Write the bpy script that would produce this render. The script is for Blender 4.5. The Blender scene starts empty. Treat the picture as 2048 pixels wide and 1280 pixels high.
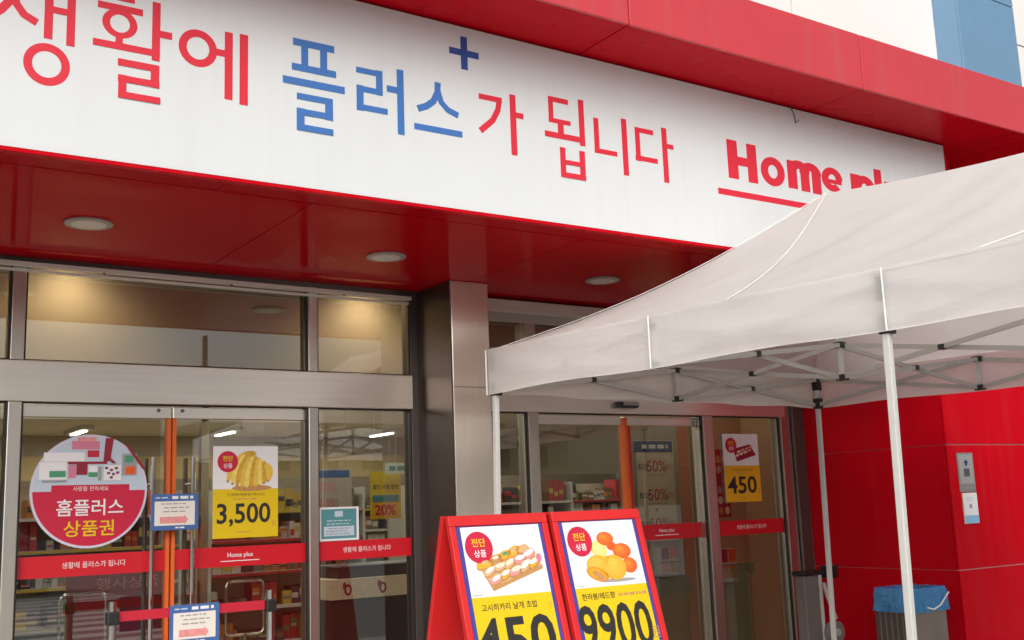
import bpy, math, random
from mathutils import Vector, Matrix
random.seed(7)
SC = bpy.context.scene
COL = SC.collection
# ------------------------------------------------------------------ camera
FPX = 2186.13                                   # focal length in pixels of a 2048 px wide picture
YAW, PITCH, ROLL = (math.radians(a) for a in (34.0658, 9.7531, -2.1456))
EYE = Vector((0, 0, 1.45))
_F = Vector((math.sin(YAW)*math.cos(PITCH), math.cos(YAW)*math.cos(PITCH), math.sin(PITCH)))
_R0 = Vector((math.cos(YAW), -math.sin(YAW), 0)); _U0 = _R0.cross(_F)
_R = math.cos(ROLL)*_R0 + math.sin(ROLL)*_U0; _U = -math.sin(ROLL)*_R0 + math.cos(ROLL)*_U0
cam = bpy.data.cameras.new('camera'); camo = bpy.data.objects.new('camera', cam); COL.objects.link(camo)
cam.sensor_width = 36; cam.sensor_fit = 'HORIZONTAL'; cam.lens = FPX/2048*36; cam.clip_end = 2000; cam.clip_start = .05
m = Matrix((_R, _U, -_F)).transposed().to_4x4(); m.translation = EYE; camo.matrix_world = m
SC.camera = camo
# ------------------------------------------------------------------ sky, sun, exposure
SUN_EL, SUN_AZ = math.radians(34), math.radians(216)      # azimuth clockwise from +y; the sun stands behind the viewer
w = bpy.data.worlds.new('World'); SC.world = w; w.use_nodes = True
nt = w.node_tree; bg = nt.nodes['Background']
sky = nt.nodes.new('ShaderNodeTexSky'); sky.sky_type = 'NISHITA'; sky.sun_disc = False
sky.sun_elevation = SUN_EL; sky.sun_rotation = SUN_AZ; sky.dust_density = 6; sky.air_density = 1.2; sky.ozone_density = 1
hs = nt.nodes.new('ShaderNodeHueSaturation'); hs.inputs['Saturation'].default_value = .35
nt.links.new(sky.outputs[0], hs.inputs['Color']); nt.links.new(hs.outputs[0], bg.inputs[0]); bg.inputs[1].default_value = .13
sl = bpy.data.lights.new('sun', 'SUN'); sl.energy = 1.15; sl.angle = math.radians(60); sl.color = (1, .98, .95)
so = bpy.data.objects.new('sun', sl); COL.objects.link(so); so.location = (0, -10, 30)
sd = Vector((math.sin(SUN_AZ)*math.cos(SUN_EL), math.cos(SUN_AZ)*math.cos(SUN_EL), math.sin(SUN_EL)))
so.rotation_euler = sd.to_track_quat('Z', 'Y').to_euler()
SC.view_settings.view_transform = 'Standard'; SC.view_settings.look = 'None'; SC.view_settings.gamma = 1
SC.view_settings.exposure = 0.12
SC.render.engine = 'CYCLES'; SC.cycles.use_denoising = True
SC.cycles.max_bounces = 8; SC.cycles.transparent_max_bounces = 16; SC.cycles.sample_clamp_indirect = 6

# ------------------------------------------------------------------ geometry helpers
def ray(x, y): return (x-1024)/FPX*_R - (y-640)/FPX*_U + _F
def onY(x, y, Y): d = ray(x, y); return EYE + d*((Y-EYE.y)/d.y)
def onZ(x, y, Z): d = ray(x, y); return EYE + d*((Z-EYE.z)/d.z)

# ------------------------------------------------------------------ materials
MAT = {}
def mat(name, col, rough=.6, metal=0, spec=.5, coat=0, noise=0, nscale=8, bump=0, bscale=60, stretch=None, emit=None, estr=0, rvar=0, trans=0, bdist=.01, ior=None, streak=0):
    if name in MAT: return MAT[name]
    m = bpy.data.materials.new(name); m.use_nodes = True; n = m.node_tree; b = n.nodes['Principled BSDF']
    b.inputs['Base Color'].default_value = (*col, 1); b.inputs['Roughness'].default_value = rough
    b.inputs['Metallic'].default_value = metal; b.inputs['Specular IOR Level'].default_value = spec
    b.inputs['Coat Weight'].default_value = coat; b.inputs['Coat Roughness'].default_value = .2
    tc = n.nodes.new('ShaderNodeNewGeometry')
    mp = n.nodes.new('ShaderNodeMapping'); n.links.new(tc.outputs['Position'], mp.inputs['Vector'])
    if stretch: mp.inputs['Scale'].default_value = stretch
    if noise or rvar:
        t = n.nodes.new('ShaderNodeTexNoise'); t.inputs['Scale'].default_value = nscale; t.inputs['Detail'].default_value = 5
        n.links.new(mp.outputs[0], t.inputs['Vector'])
        if noise:
            mx = n.nodes.new('ShaderNodeMix'); mx.data_type = 'RGBA'
            mx.inputs[6].default_value = (*[c*(1-noise) for c in col], 1)
            mx.inputs[7].default_value = (*[min(1, c*(1+noise)) for c in col], 1)
            n.links.new(t.outputs['Fac'], mx.inputs[0]); n.links.new(mx.outputs[2], b.inputs['Base Color'])
        if rvar:
            mr = n.nodes.new('ShaderNodeMapRange'); mr.inputs[1].default_value = .3; mr.inputs[2].default_value = .7
            mr.inputs[3].default_value = max(0, rough-rvar); mr.inputs[4].default_value = rough+rvar
            n.links.new(t.outputs['Fac'], mr.inputs[0]); n.links.new(mr.outputs[0], b.inputs['Roughness'])
    if bump:
        t2 = n.nodes.new('ShaderNodeTexNoise'); t2.inputs['Scale'].default_value = bscale; t2.inputs['Detail'].default_value = 3
        n.links.new(mp.outputs[0], t2.inputs['Vector'])
        bp = n.nodes.new('ShaderNodeBump'); bp.inputs['Strength'].default_value = bump; bp.inputs['Distance'].default_value = bdist
        n.links.new(t2.outputs['Fac'], bp.inputs['Height']); n.links.new(bp.outputs[0], b.inputs['Normal'])
    if ior: b.inputs['IOR'].default_value = ior
    if streak:                                   # rain streaks and grime: noise drawn out downwards
        mp2 = n.nodes.new('ShaderNodeMapping'); mp2.inputs['Scale'].default_value = (9, 9, .5); n.links.new(tc.outputs['Position'], mp2.inputs['Vector'])
        t3 = n.nodes.new('ShaderNodeTexNoise'); t3.inputs['Scale'].default_value = 1.6; t3.inputs['Detail'].default_value = 6; n.links.new(mp2.outputs[0], t3.inputs['Vector'])
        r3 = n.nodes.new('ShaderNodeMapRange'); r3.inputs[1].default_value = .5; r3.inputs[2].default_value = .8; r3.inputs[3].default_value = 0; r3.inputs[4].default_value = streak
        n.links.new(t3.outputs['Fac'], r3.inputs[0]); m3 = n.nodes.new('ShaderNodeMix'); m3.data_type = 'RGBA'; m3.inputs[7].default_value = (.22, .19, .16, 1)
        src = b.inputs['Base Color'].links[0].from_socket if b.inputs['Base Color'].links else None
        if src: n.links.new(src, m3.inputs[6])
        else: m3.inputs[6].default_value = (*col, 1)
        n.links.new(r3.outputs[0], m3.inputs[0]); n.links.new(m3.outputs[2], b.inputs['Base Color'])
    if emit: b.inputs['Emission Color'].default_value = (*emit, 1); b.inputs['Emission Strength'].default_value = estr
    MAT[name] = m; return m

def glass(name, tint=(.80, .81, .78), ior=2.6):
    m = bpy.data.materials.new(name); m.use_nodes = True; n = m.node_tree
    for x in list(n.nodes): n.nodes.remove(x)
    o = n.nodes.new('ShaderNodeOutputMaterial'); mx = n.nodes.new('ShaderNodeMixShader')
    tr = n.nodes.new('ShaderNodeBsdfTransparent'); tr.inputs[0].default_value = (*tint, 1)
    gl = n.nodes.new('ShaderNodeBsdfGlossy'); gl.inputs['Roughness'].default_value = .015
    fr = n.nodes.new('ShaderNodeFresnel'); fr.inputs[0].default_value = ior
    ge = n.nodes.new('ShaderNodeNewGeometry'); mu = n.nodes.new('ShaderNodeMath'); mu.operation = 'MULTIPLY'; iv = n.nodes.new('ShaderNodeMath'); iv.operation = 'SUBTRACT'; iv.inputs[0].default_value = 1
    n.links.new(ge.outputs['Backfacing'], iv.inputs[1]); n.links.new(fr.outputs[0], mu.inputs[0]); n.links.new(iv.outputs[0], mu.inputs[1])   # the far face of a pane adds no second mirror
    n.links.new(mu.outputs[0], mx.inputs[0]); n.links.new(tr.outputs[0], mx.inputs[1]); n.links.new(gl.outputs[0], mx.inputs[2])
    n.links.new(mx.outputs[0], o.inputs[0]); MAT[name] = m; return m

def fabric(name, col, tl=.35):
    m = mat(name, col, rough=.85, spec=.2, noise=.04, nscale=2.2, bump=.35, bscale=3.2, bdist=.04, stretch=(1, 1, 2.6), streak=.02)
    n = m.node_tree; b = n.nodes['Principled BSDF']; o = n.nodes['Material Output']
    t = n.nodes.new('ShaderNodeBsdfTranslucent'); t.inputs[0].default_value = (col[0], col[1]*.98, col[2]*.95, 1)
    mx = n.nodes.new('ShaderNodeMixShader'); mx.inputs[0].default_value = tl
    n.links.new(b.outputs[0], mx.inputs[1]); n.links.new(t.outputs[0], mx.inputs[2]); n.links.new(mx.outputs[0], o.inputs[0])
    return m

RED = mat('red_panel', (.52, .002, .011), rough=.3, spec=.16, coat=.03, noise=.06, nscale=1.2, rvar=.08, bump=.5, bscale=1.6, bdist=.03, streak=.05, ior=1.22)
REDC = mat('red_sky_sheen', (.55, .038, .052), rough=.42, spec=.6, coat=.2, noise=.07, nscale=1.1, rvar=.08, bump=.5, bscale=1.5, bdist=.03, streak=.16)  # cornice front: pale sky sheen mixed into the red, plus grime streaks
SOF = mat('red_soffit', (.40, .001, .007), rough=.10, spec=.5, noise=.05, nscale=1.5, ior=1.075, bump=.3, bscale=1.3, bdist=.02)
STEEL = mat('brushed_steel', (.84, .79, .72), rough=.28, metal=.8, noise=.1, nscale=3, bump=.03, bscale=30, stretch=(.4, .4, 12))
STEELV = mat('brushed_steel_vertical', (.84, .795, .73), rough=.13, metal=1, noise=.1, nscale=3, bump=.03, bscale=30, stretch=(12, 12, .4))
STEELM = mat('satin_steel', (.62, .585, .53), rough=.36, metal=1, noise=.1, nscale=3, bump=.03, bscale=30, stretch=(12, 12, .4))
CHROME = mat('chrome', (.75, .74, .72), rough=.12, metal=1)
DARKST = mat('dark_steel', (.16, .145, .14), rough=.4, metal=.8)
WHITE = mat('sign_white', (.66, .695, .71), rough=.5, noise=.03, nscale=1.3, streak=.05, bump=.15, bscale=2, bdist=.02)
WPANEL = mat('white_panel', (.82, .82, .80), rough=.5, noise=.02, nscale=2)
BLUEP = mat('blue_panel', (.14, .29, .45), rough=.4, noise=.05)
LRED = mat('letter_red', (.66, .02, .045), rough=.5)
LBLUE = mat('letter_blue', (.045, .16, .46), rough=.5)
LNAVY = mat('letter_navy', (.02, .07, .30), rough=.5)
BLACK = mat('black_plastic', (.015, .015, .016), rough=.45)
DARK = mat('dark_gap', (.02, .012, .012), rough=.9)
SEAL = mat('pale_sealant', (.75, .5, .5), rough=.6)
ALU = mat('white_aluminium', (.54, .55, .535), rough=.4, noise=.05, nscale=20)
ALUG = mat('grey_aluminium', (.42, .41, .39), rough=.45)
FAB = fabric('tent_fabric', (.89, .89, .885), .55)
FABW = mat('tent_tape', (.82, .81, .80), rough=.7)
ORANGE = mat('orange_strip', (.72, .13, .015), rough=.6)
GLASS = glass('glass')
TGLASS = glass('tinted_glass', (.78, .75, .68), 3.0)
YEL = mat('print_yellow', (.72, .51, .002), rough=.5)
YELO = mat('print_orange_yellow', (.8, .42, .01), rough=.5)
PWHITE = mat('print_white', (.78, .78, .80), rough=.5)
PBLACK = mat('print_black', (.02, .02, .02), rough=.5)
PRED = mat('print_red', (.55, .01, .05), rough=.45)
PBLUE = mat('print_blue', (.05, .13, .36), rough=.5)
PNAVY = mat('print_navy', (.02, .025, .16), rough=.5)
PGREY = mat('print_grey', (.32, .32, .33), rough=.5)
PPINK = mat('print_pink', (.62, .2, .3), rough=.5)
PSALM = mat('print_salmon', (.72, .28, .28), rough=.5, noise=.28, nscale=45)
PLBLUE = mat('print_light_blue', (.5, .6, .7), rough=.5)
PTEAL = mat('print_teal', (.08, .27, .30), rough=.5)
PGREEN = mat('print_green', (.06, .3, .16), rough=.5)
PBROWN = mat('print_brown', (.5, .26, .09), rough=.5, noise=.28, nscale=45)
PTAN = mat('print_tan', (.62, .4, .2), rough=.5, noise=.28, nscale=45)
PCREAM = mat('print_cream', (.8, .68, .55), rough=.5, noise=.28, nscale=45)
PORANGE = mat('print_orange', (.82, .25, .01), rough=.5, noise=.28, nscale=45)
PAMBER = mat('print_amber', (.82, .38, .03), rough=.5, noise=.28, nscale=45)
PTOM = mat('print_tomato', (.72, .1, .01), rough=.5, noise=.28, nscale=45)
PBAN = mat('print_banana', (.75, .5, .07), rough=.5, noise=.28, nscale=45)
PBAN2 = mat('print_banana_light', (.85, .64, .15), rough=.5, noise=.28, nscale=45)
PDRED = mat('print_dark_red', (.28, .01, .03), rough=.5)
STRIPE = mat('stripe_red', (.58, .008, .02), rough=.4)
BEIGE = mat('beige_wall', (.36, .29, .2), rough=.7, noise=.08, nscale=4)
BEIGED = mat('beige_panel', (.40, .35, .27), rough=.6, noise=.06, nscale=3)
FLOORM = mat('floor_tile', (.5, .42, .28), rough=.25, noise=.06, nscale=3)
CEILM = mat('ceiling_board', (.6, .56, .48), rough=.8)
BAGM = mat('blue_plastic_bag', (.06, .27, .58), rough=.18, spec=.8, noise=.4, nscale=9, bump=.9, bscale=16, bdist=.03, stretch=(1, 1, .6))
n_ = BAGM.node_tree; tb_ = n_.nodes.new('ShaderNodeBsdfTransparent'); tb_.inputs[0].default_value = (.45, .7, .95, 1); mx_ = n_.nodes.new('ShaderNodeMixShader'); mx_.inputs[0].default_value = .25
n_.links.new(n_.nodes['Principled BSDF'].outputs[0], mx_.inputs[1]); n_.links.new(tb_.outputs[0], mx_.inputs[2]); n_.links.new(mx_.outputs[0], n_.nodes['Material Output'].inputs[0])
REDBELT = mat('belt_red', (.5, .01, .03), rough=.7)
ASPH = mat('asphalt_lightened', (.20, .195, .185), rough=.9, noise=.25, nscale=3, bump=.3, bscale=80)  # asphalt lot, its colour raised to throw more bounce light
PAVE = mat('paving', (.42, .40, .375), rough=.85, noise=.15, nscale=3, bump=.2, bscale=50)
PAINTW = mat('road_paint', (.7, .7, .68), rough=.7, noise=.1)

# ------------------------------------------------------------------ object helpers
WLOC = {}
def wl(o): return WLOC.get(o.name, Vector((0, 0, 0)))
def props(o, label=None, cat=None, group=None, kind=None):
    if label: o['label'] = label
    if cat: o['category'] = cat
    if group: o['group'] = group
    if kind: o['kind'] = kind
    return o
def empty(name, loc, label, cat, group=None):
    o = bpy.data.objects.new(name, None); COL.objects.link(o); o.location = loc; o.empty_display_size = .1
    WLOC[o.name] = Vector(loc); return props(o, label, cat, group)

class MB:
    def __init__(s): s.v, s.f, s.m, s.cur = [], [], [], 0
    def add(s, vs, fs):
        b = len(s.v); s.v += [Vector(x) for x in vs]; s.f += [[i+b for i in f] for f in fs]; s.m += [s.cur]*len(fs); return s
    def box(s, x0, x1, y0, y1, z0, z1):
        return s.add([(x0,y0,z0),(x1,y0,z0),(x1,y1,z0),(x0,y1,z0),(x0,y0,z1),(x1,y0,z1),(x1,y1,z1),(x0,y1,z1)],
                     [(0,3,2,1),(4,5,6,7),(0,1,5,4),(1,2,6,5),(2,3,7,6),(3,0,4,7)])
    def obox(s, O, ex, ey, ez):          # box from a corner and three edge vectors
        O, ex, ey, ez = map(Vector, (O, ex, ey, ez))
        return s.add([O, O+ex, O+ex+ey, O+ey, O+ez, O+ex+ez, O+ex+ey+ez, O+ey+ez],
                     [(0,3,2,1),(4,5,6,7),(0,1,5,4),(1,2,6,5),(2,3,7,6),(3,0,4,7)])
    def bar(s, p, q, w, h, up=(0,0,1)):
        p, q = Vector(p), Vector(q); d = (q-p).normalized(); a = d.cross(Vector(up))
        if a.length < 1e-4: a = d.cross(Vector((1,0,0)))
        a.normalize(); b = a.cross(d).normalized()
        return s.obox(p-a*w/2-b*h/2, a*w, b*h, q-p)
    def tube(s, pts, r, n=10, cap=True):
        pts = [Vector(p) for p in pts]; vs, fs = [], []; up = None
        for i, p in enumerate(pts):
            d = (pts[min(i+1, len(pts)-1)]-pts[max(i-1, 0)]).normalized()
            if up is None: up = Vector((0,0,1)) if abs(d.z) < .9 else Vector((1,0,0))
            a = d.cross(up).normalized(); b = d.cross(a).normalized(); up = -b
            rr = r[i] if isinstance(r, (list, tuple)) else r
            vs += [p+(a*math.cos(t)+b*math.sin(t))*rr for t in (2*math.pi*k/n for k in range(n))]
        for i in range(len(pts)-1):
            for k in range(n):
                k2 = (k+1) % n; fs.append((i*n+k, (i+1)*n+k, (i+1)*n+k2, i*n+k2))
        if cap: fs.append(tuple(range(n))); fs.append(tuple(range((len(pts)-1)*n, len(pts)*n))[::-1])
        return s.add(vs, fs)
    def lathe(s, c, prof, n=20):          # profile of (r, z) round a vertical axis at c
        c = Vector(c); vs, fs = [], []
        for r, z in prof: vs += [c+Vector((r*math.cos(2*math.pi*k/n), r*math.sin(2*math.pi*k/n), z)) for k in range(n)]
        for i in range(len(prof)-1):
            for k in range(n):
                k2 = (k+1) % n; fs.append((i*n+k, i*n+k2, (i+1)*n+k2, (i+1)*n+k))
        fs.append(tuple(range(n))[::-1]); fs.append(tuple(range((len(prof)-1)*n, len(prof)*n)))
        return s.add(vs, fs)
    def prism(s, poly, n, t):             # planar polygon pushed back by t along -n
        n = Vector(n); P = [Vector(p) for p in poly]; k = len(P)
        return s.add(P+[p-n*t for p in P], [tuple(range(k)), tuple(range(k, 2*k))[::-1]]+[(i, k+i, k+(i+1) % k, (i+1) % k) for i in range(k)])
    def build(s, name, mats, parent=None, bevel=0, smooth=False, base=False):
        if not isinstance(mats, (list, tuple)): mats = [mats]
        lo = Vector([min(v[i] for v in s.v) for i in range(3)]); hi = Vector([max(v[i] for v in s.v) for i in range(3)])
        c = (lo+hi)/2
        if base: c.z = lo.z
        me = bpy.data.meshes.new(name); me.from_pydata([v-c for v in s.v], [], s.f)
        for x in mats: me.materials.append(x)
        if len(mats) > 1: me.polygons.foreach_set('material_index', s.m)
        if smooth: me.polygons.foreach_set('use_smooth', [True]*len(me.polygons))
        me.update()
        o = bpy.data.objects.new(name, me); COL.objects.link(o); WLOC[o.name] = c
        if parent: o.parent = parent; o.location = c-wl(parent)
        else: o.location = c
        if bevel:
            b = o.modifiers.new('bevel', 'BEVEL'); b.width = bevel; b.segments = 2; b.limit_method = 'ANGLE'
        return o

def box(name, mt, parent, x0, x1, y0, y1, z0, z1, bevel=0): return MB().box(x0,x1,y0,y1,z0,z1).build(name, mt, parent, bevel)

class Board:
    """a flat print surface: u to the right, v up (metres) on a plane with outward normal n"""
    def __init__(s, O, ex=(1,0,0), ey=(0,0,1), root=None):
        s.O, s.ex, s.ey = Vector(O), Vector(ex).normalized(), Vector(ey).normalized(); s.n = s.ex.cross(s.ey).normalized(); s.root = root
    def p(s, u, v, l=0): return s.O+s.ex*u+s.ey*v+s.n*(l*.0011)
    def poly(s, name, pts, mt, l, parent=None, t=.0008):
        return MB().prism([s.p(u, v, l) for u, v in pts], s.n, t).build(name, mt, parent or s.root)
    def rect(s, name, u0, v0, u1, v1, mt, l, parent=None, t=.0008): return s.poly(name, [(u0,v0),(u1,v0),(u1,v1),(u0,v1)], mt, l, parent, t)
    def ell(s, name, u, v, ru, rv, mt, l, parent=None, a0=0, a1=360, rot=0, n=28):
        c, q = math.cos(math.radians(rot)), math.sin(math.radians(rot)); pts = []
        for k in range(n if a1-a0 >= 360 else n+1):
            a = math.radians(a0+(a1-a0)*k/n); x, y = ru*math.cos(a), rv*math.sin(a); pts.append((u+x*c-y*q, v+x*q+y*c))
        return s.poly(name, pts, mt, l, parent)
    def stroke_mb(s, mb, pts, wd, l=1, t=.002):
        pts = [Vector((a, b)) for a, b in pts]; L, Rr = [], []
        for i, p in enumerate(pts):
            d = (pts[min(i+1, len(pts)-1)]-pts[max(i-1, 0)]).normalized(); nn = Vector((-d.y, d.x))*wd/2
            L.append(p+nn); Rr.append(p-nn)
        k = len(pts); T = [s.p(*q, l) for q in L+Rr]; B = [q-s.n*t for q in T]
        fs = [(i, k+i, k+i+1, i+1) for i in range(k-1)]
        fs += [(2*k+i, 2*k+i+1, 3*k+i+1, 3*k+i) for i in range(k-1)]
        fs += [(i, i+1, 2*k+i+1, 2*k+i) for i in range(k-1)]+[(k+i+1, k+i, 3*k+i, 3*k+i+1) for i in range(k-1)]
        fs += [(0, 2*k, 3*k, k), (k-1, 2*k-1, 4*k-1, 3*k-1)]
        mb.add(T+B, fs)
    def ring_mb(s, mb, u, v, ru, rv, iu, iv, l=1, t=.002, n=40, a0=0, a1=360):
        vs, fs = [], []; N = n+1
        for k in range(N):
            a = math.radians(a0+(a1-a0)*k/n); c, q = math.cos(a), math.sin(a)
            o, i = s.p(u+ru*c, v+rv*q, l), s.p(u+iu*c, v+iv*q, l); vs += [o, i, o-s.n*t, i-s.n*t]
        for k in range(n):
            b, d = 4*k, 4*k+4
            fs += [(b, d, d+1, b+1), (b+2, d+2, d, b), (b+1, d+1, d+3, b+3)]
        mb.add(vs, fs)
    def lines(s, name, u0, v0, u1, v1, n, mt, l, parent=None, rnd=None, fill=.45):
        """lines of print too small to read: one row of word-sized dashes each"""
        rnd = rnd or random.Random(3); mb = MB(); h = (v1-v0)/n
        for i in range(n):
            y = v0+h*(i+.5); x = u0+rnd.uniform(0, .12)*(u1-u0); e = u1-rnd.uniform(0, .2)*(u1-u0)
            while x < e:
                wd = rnd.uniform(.6, 2.2)*h*.9; wd = min(wd, e-x)
                if wd > h*.2: mb.prism([s.p(a, b, l) for a, b in ((x,y-h*fill/2),(x+wd,y-h*fill/2),(x+wd,y+h*fill/2),(x,y+h*fill/2))], s.n, .0006)
                x += wd+h*.35
        return mb.build(name, mt, parent or s.root) if mb.v else None
    def text(s, name, body, u, v, h, mt, l, parent=None, align='CENTER', bold=0, wid=None, ul=False):
        cu = bpy.data.curves.new(name, 'FONT'); cu.body = body; cu.size = 1; cu.offset = bold; cu.resolution_u = 3
        to = bpy.data.objects.new('tmp', cu)
        me = bpy.data.meshes.new_from_object(to)
        bpy.data.objects.remove(to); bpy.data.curves.remove(cu)
        xs = [q.co.x for q in me.vertices]; ys = [q.co.y for q in me.vertices]
        if not xs: bpy.data.meshes.remove(me); return None
        x0, x1, y0, y1 = min(xs), max(xs), min(ys), max(ys)
        ky = h/(y1-y0); kx = (wid/(x1-x0)) if wid else ky; W = kx*(x1-x0)
        off = {'CENTER': -W/2, 'LEFT': 0, 'RIGHT': -W}[align]
        mb = MB(); mb.v = [s.p(u+off+(q.co.x-x0)*kx, v+(q.co.y-y0)*ky, l) for q in me.vertices]
        mb.f = [list(p.vertices) for p in me.polygons]; mb.m = [0]*len(mb.f)
        bpy.data.meshes.remove(me)
        return mb.build(name, mt, parent or s.root)

# ================================================================== the setting
g = MB().add([(-400,-400,0),(400,-400,0),(400,400,0),(-400,400,0)], [(0,1,2,3)]).build('ground', ASPH); props(g, kind='structure')
g = MB().box(-14, 18, .9, 6.42, -.2, .004).build('pavement', PAVE); props(g, kind='structure')
cw = MB()
for k in range(12): cw.box(.5, 6.0, -.4-k*.95-.45, -.4-k*.95, .001, .004)
props(cw.build('crosswalk', PAINTW), kind='structure')

YD, ZS = 6.5, 2.93
ZB0, ZB1 = 2.124, 2.35               # transom beam
XL, XR = -4.0, 7.3
bld = empty('store_building', (2, 6.5, 0), 'red and steel clad store building with glazed entrance under a deep soffit', 'building')
# --- soffit
sf = box('soffit', DARK, bld, XL, 7.28, 4.60, 6.56, ZS+.022, ZS+.06)
SX = [XL, -2.9, -1.24, .42, 2.07, 3.72, 5.37, 7.02, 7.28]
for a, b in zip(SX, SX[1:]):
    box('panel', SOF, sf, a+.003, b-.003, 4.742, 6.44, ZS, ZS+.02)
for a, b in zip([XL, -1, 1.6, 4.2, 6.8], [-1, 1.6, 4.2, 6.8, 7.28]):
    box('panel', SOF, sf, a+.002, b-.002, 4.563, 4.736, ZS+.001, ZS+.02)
# --- cornice
YC, ZC0, ZC1 = 4.127, 3.948, 4.312
co = box('cornice', DARK, bld, XL, 13, 4.15, 5.5, ZC0+.022, ZC1-.015)
CX = [XL, -2.09, -.19, 1.71, 3.613, 5.51, 7.41, 9.31, 11.21, 13]
for a, b in zip(CX, CX[1:]):
    box('panel', REDC, co, a+.004, b-.004, YC, YC+.02, ZC0, ZC1, .004)
    box('panel', RED, co, a+.004, b-.004, YC+.024, 4.90, ZC0+.002, ZC0+.02, .002)
    box('panel', RED, co, a+.004, b-.004, 4.906, 5.49, ZC0+.002, ZC0+.02, .002)
    box('coping', RED, co, a+.002, b-.002, YC+.022, 5.49, ZC1-.012, ZC1-.001)
# --- wall behind the sign
box('wall', DARK, bld, XL, 6.93, 4.72, 5.0, ZS+.07, ZC0)
# --- red block on the right
blk = box('side_wall', SEAL, bld, 7.312, 13, 5.052, 7.5, 0, ZC0-.002)
ZJ = [.0, .875, 1.80, 2.725, 3.65, 3.94]
for a, b in zip(ZJ, ZJ[1:]):
    for xa, xb in ((7.3, 9.9), (9.9, 13)):
        box('panel', RED, blk, xa, xb-.006, 5.04, 5.06, a+.004, b-.004, .003)
    for ya, yb in ((5.064, 6.40),):
        box('panel', RED, blk, 7.3, 7.314, ya, yb, a+.002, b-.002, .001)
# --- white upper wall and blue column
up = box('upper_wall', mat('joint_grey', (.3, .3, .3)), bld, XL, 16, 5.512, 5.7, 4.2, 9.5)
for a, b in zip([XL, .9, 3.7, 6.533], [.9, 3.7, 6.533, 9.36]):
    for za, zb in ((4.0, 6.45), (6.45, 9.4)): box('panel', WPANEL, up, a+.008, b-.008, 5.5, 5.52, za+.008, zb-.008, .002)
for a, b in zip([9.36, 12.2], [12.2, 16]):
    for za, zb in ((4.0, 5.69), (5.69, 7.5), (7.5, 9.4)): box('panel', WPANEL, up, a+.008, b-.008, 5.5, 5.52, za+.008, zb-.008, .002)
bc = box('column', PNAVY, bld, 8.45, 9.27, 5.27, 5.498, 4.1, 9.3)
for za, zb in ((4.1, 5.86), (5.86, 7.7), (7.7, 9.3)):
    box('panel', BLUEP, bc, 8.42, 9.30, 5.25, 5.268, za+.005, zb-.005, .002)
    box('panel', BLUEP, bc, 8.42, 8.438, 5.27, 5.495, za+.005, zb-.005, .001)
# --- pillar
PFR = mat('pillar_steel', (.88, .81, .71), rough=.16, metal=.7, noise=.1, nscale=3, bump=.03, bscale=30, stretch=(12, 12, .4))
pl = box('pillar', PFR, bld, 3.583, 3.872, 6.0, 6.55, 0, ZS-.001, .006)
box('side_reflection', mat('steel_dark_reflection', (.14, .11, .10), rough=.3, metal=.9, noise=.15, nscale=2), pl, 3.574, 3.5825, 6.004, 6.49, .005, ZS-.003)  # same steel; added panel whose dark colour stands in for a reflected interior
for zz in (2.23, 1.05): box('joint', DARKST, pl, 3.586, 3.869, 5.997, 6.0, zz, zz+.004)
# --- beams
box('transom_beam', STEEL, bld, XL, 3.52, 6.42, 6.56, ZB0, ZB1, .004)
box('transom_beam', STEEL, bld, 3.874, 7.10, 6.42, 6.56, ZB0, ZB1, .004)
# white blind channel at the head of the glass
hc = MB().bar((XL, 6.40, ZS-.02), (3.5, 6.40, ZS-.062), .05, .022).bar((XL, 6.43, ZS-.045), (3.5, 6.43, ZS-.09), .03, .012).build('head_channel', mat('channel_white', (.66, .64, .6), rough=.4), bld)
for k in range(9):
    x = -3+k*.75; z = ZS-.032-(x-XL)/7.5*.042
    MB().tube([(x, 6.37, z-.004), (x, 6.37, z-.012)], .008, 8).build('screw', DARKST, hc)
hc = box('head_channel', mat('channel_white', (.66, .64, .6)), bld, 3.88, 7.28, 6.34, 6.42, ZS-.10, ZS-.02, .003)
box('lip', ALUG, hc, 3.88, 7.28, 6.42, 6.46, ZS-.16, ZS-.10)
# --- mullions and posts
def mullion(x0, x1, z0=0, z1=ZS-.029, m=STEELM): return box('mullion', m, bld, x0, x1, 6.43, 6.57, z0, z1, .004)
for a, b in ((-2.55, -2.48), (-.80, -.73), (1.03, 1.10), (2.777, 2.842), (4.457, 4.548), (6.157, 6.262)):
    mullion(a, b, 0, ZB0-.001); mullion(a, b, ZB1+.001)
box('head_frame', DARKST, bld, XL, 7.05, 6.445, 6.56, ZS-.028, ZS+.02)
box('post', DARKST, bld, 3.522, 3.581, 6.45, 6.57, 0, ZS-.02, .003)
box('post', STEELM, bld, 7.05, 7.16, 6.43, 6.57, 0, ZS-.02, .003)
box('post', DARKST, bld, 7.17, 7.296, 6.40, 6.57, 0, ZS-.02, .003)
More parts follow.
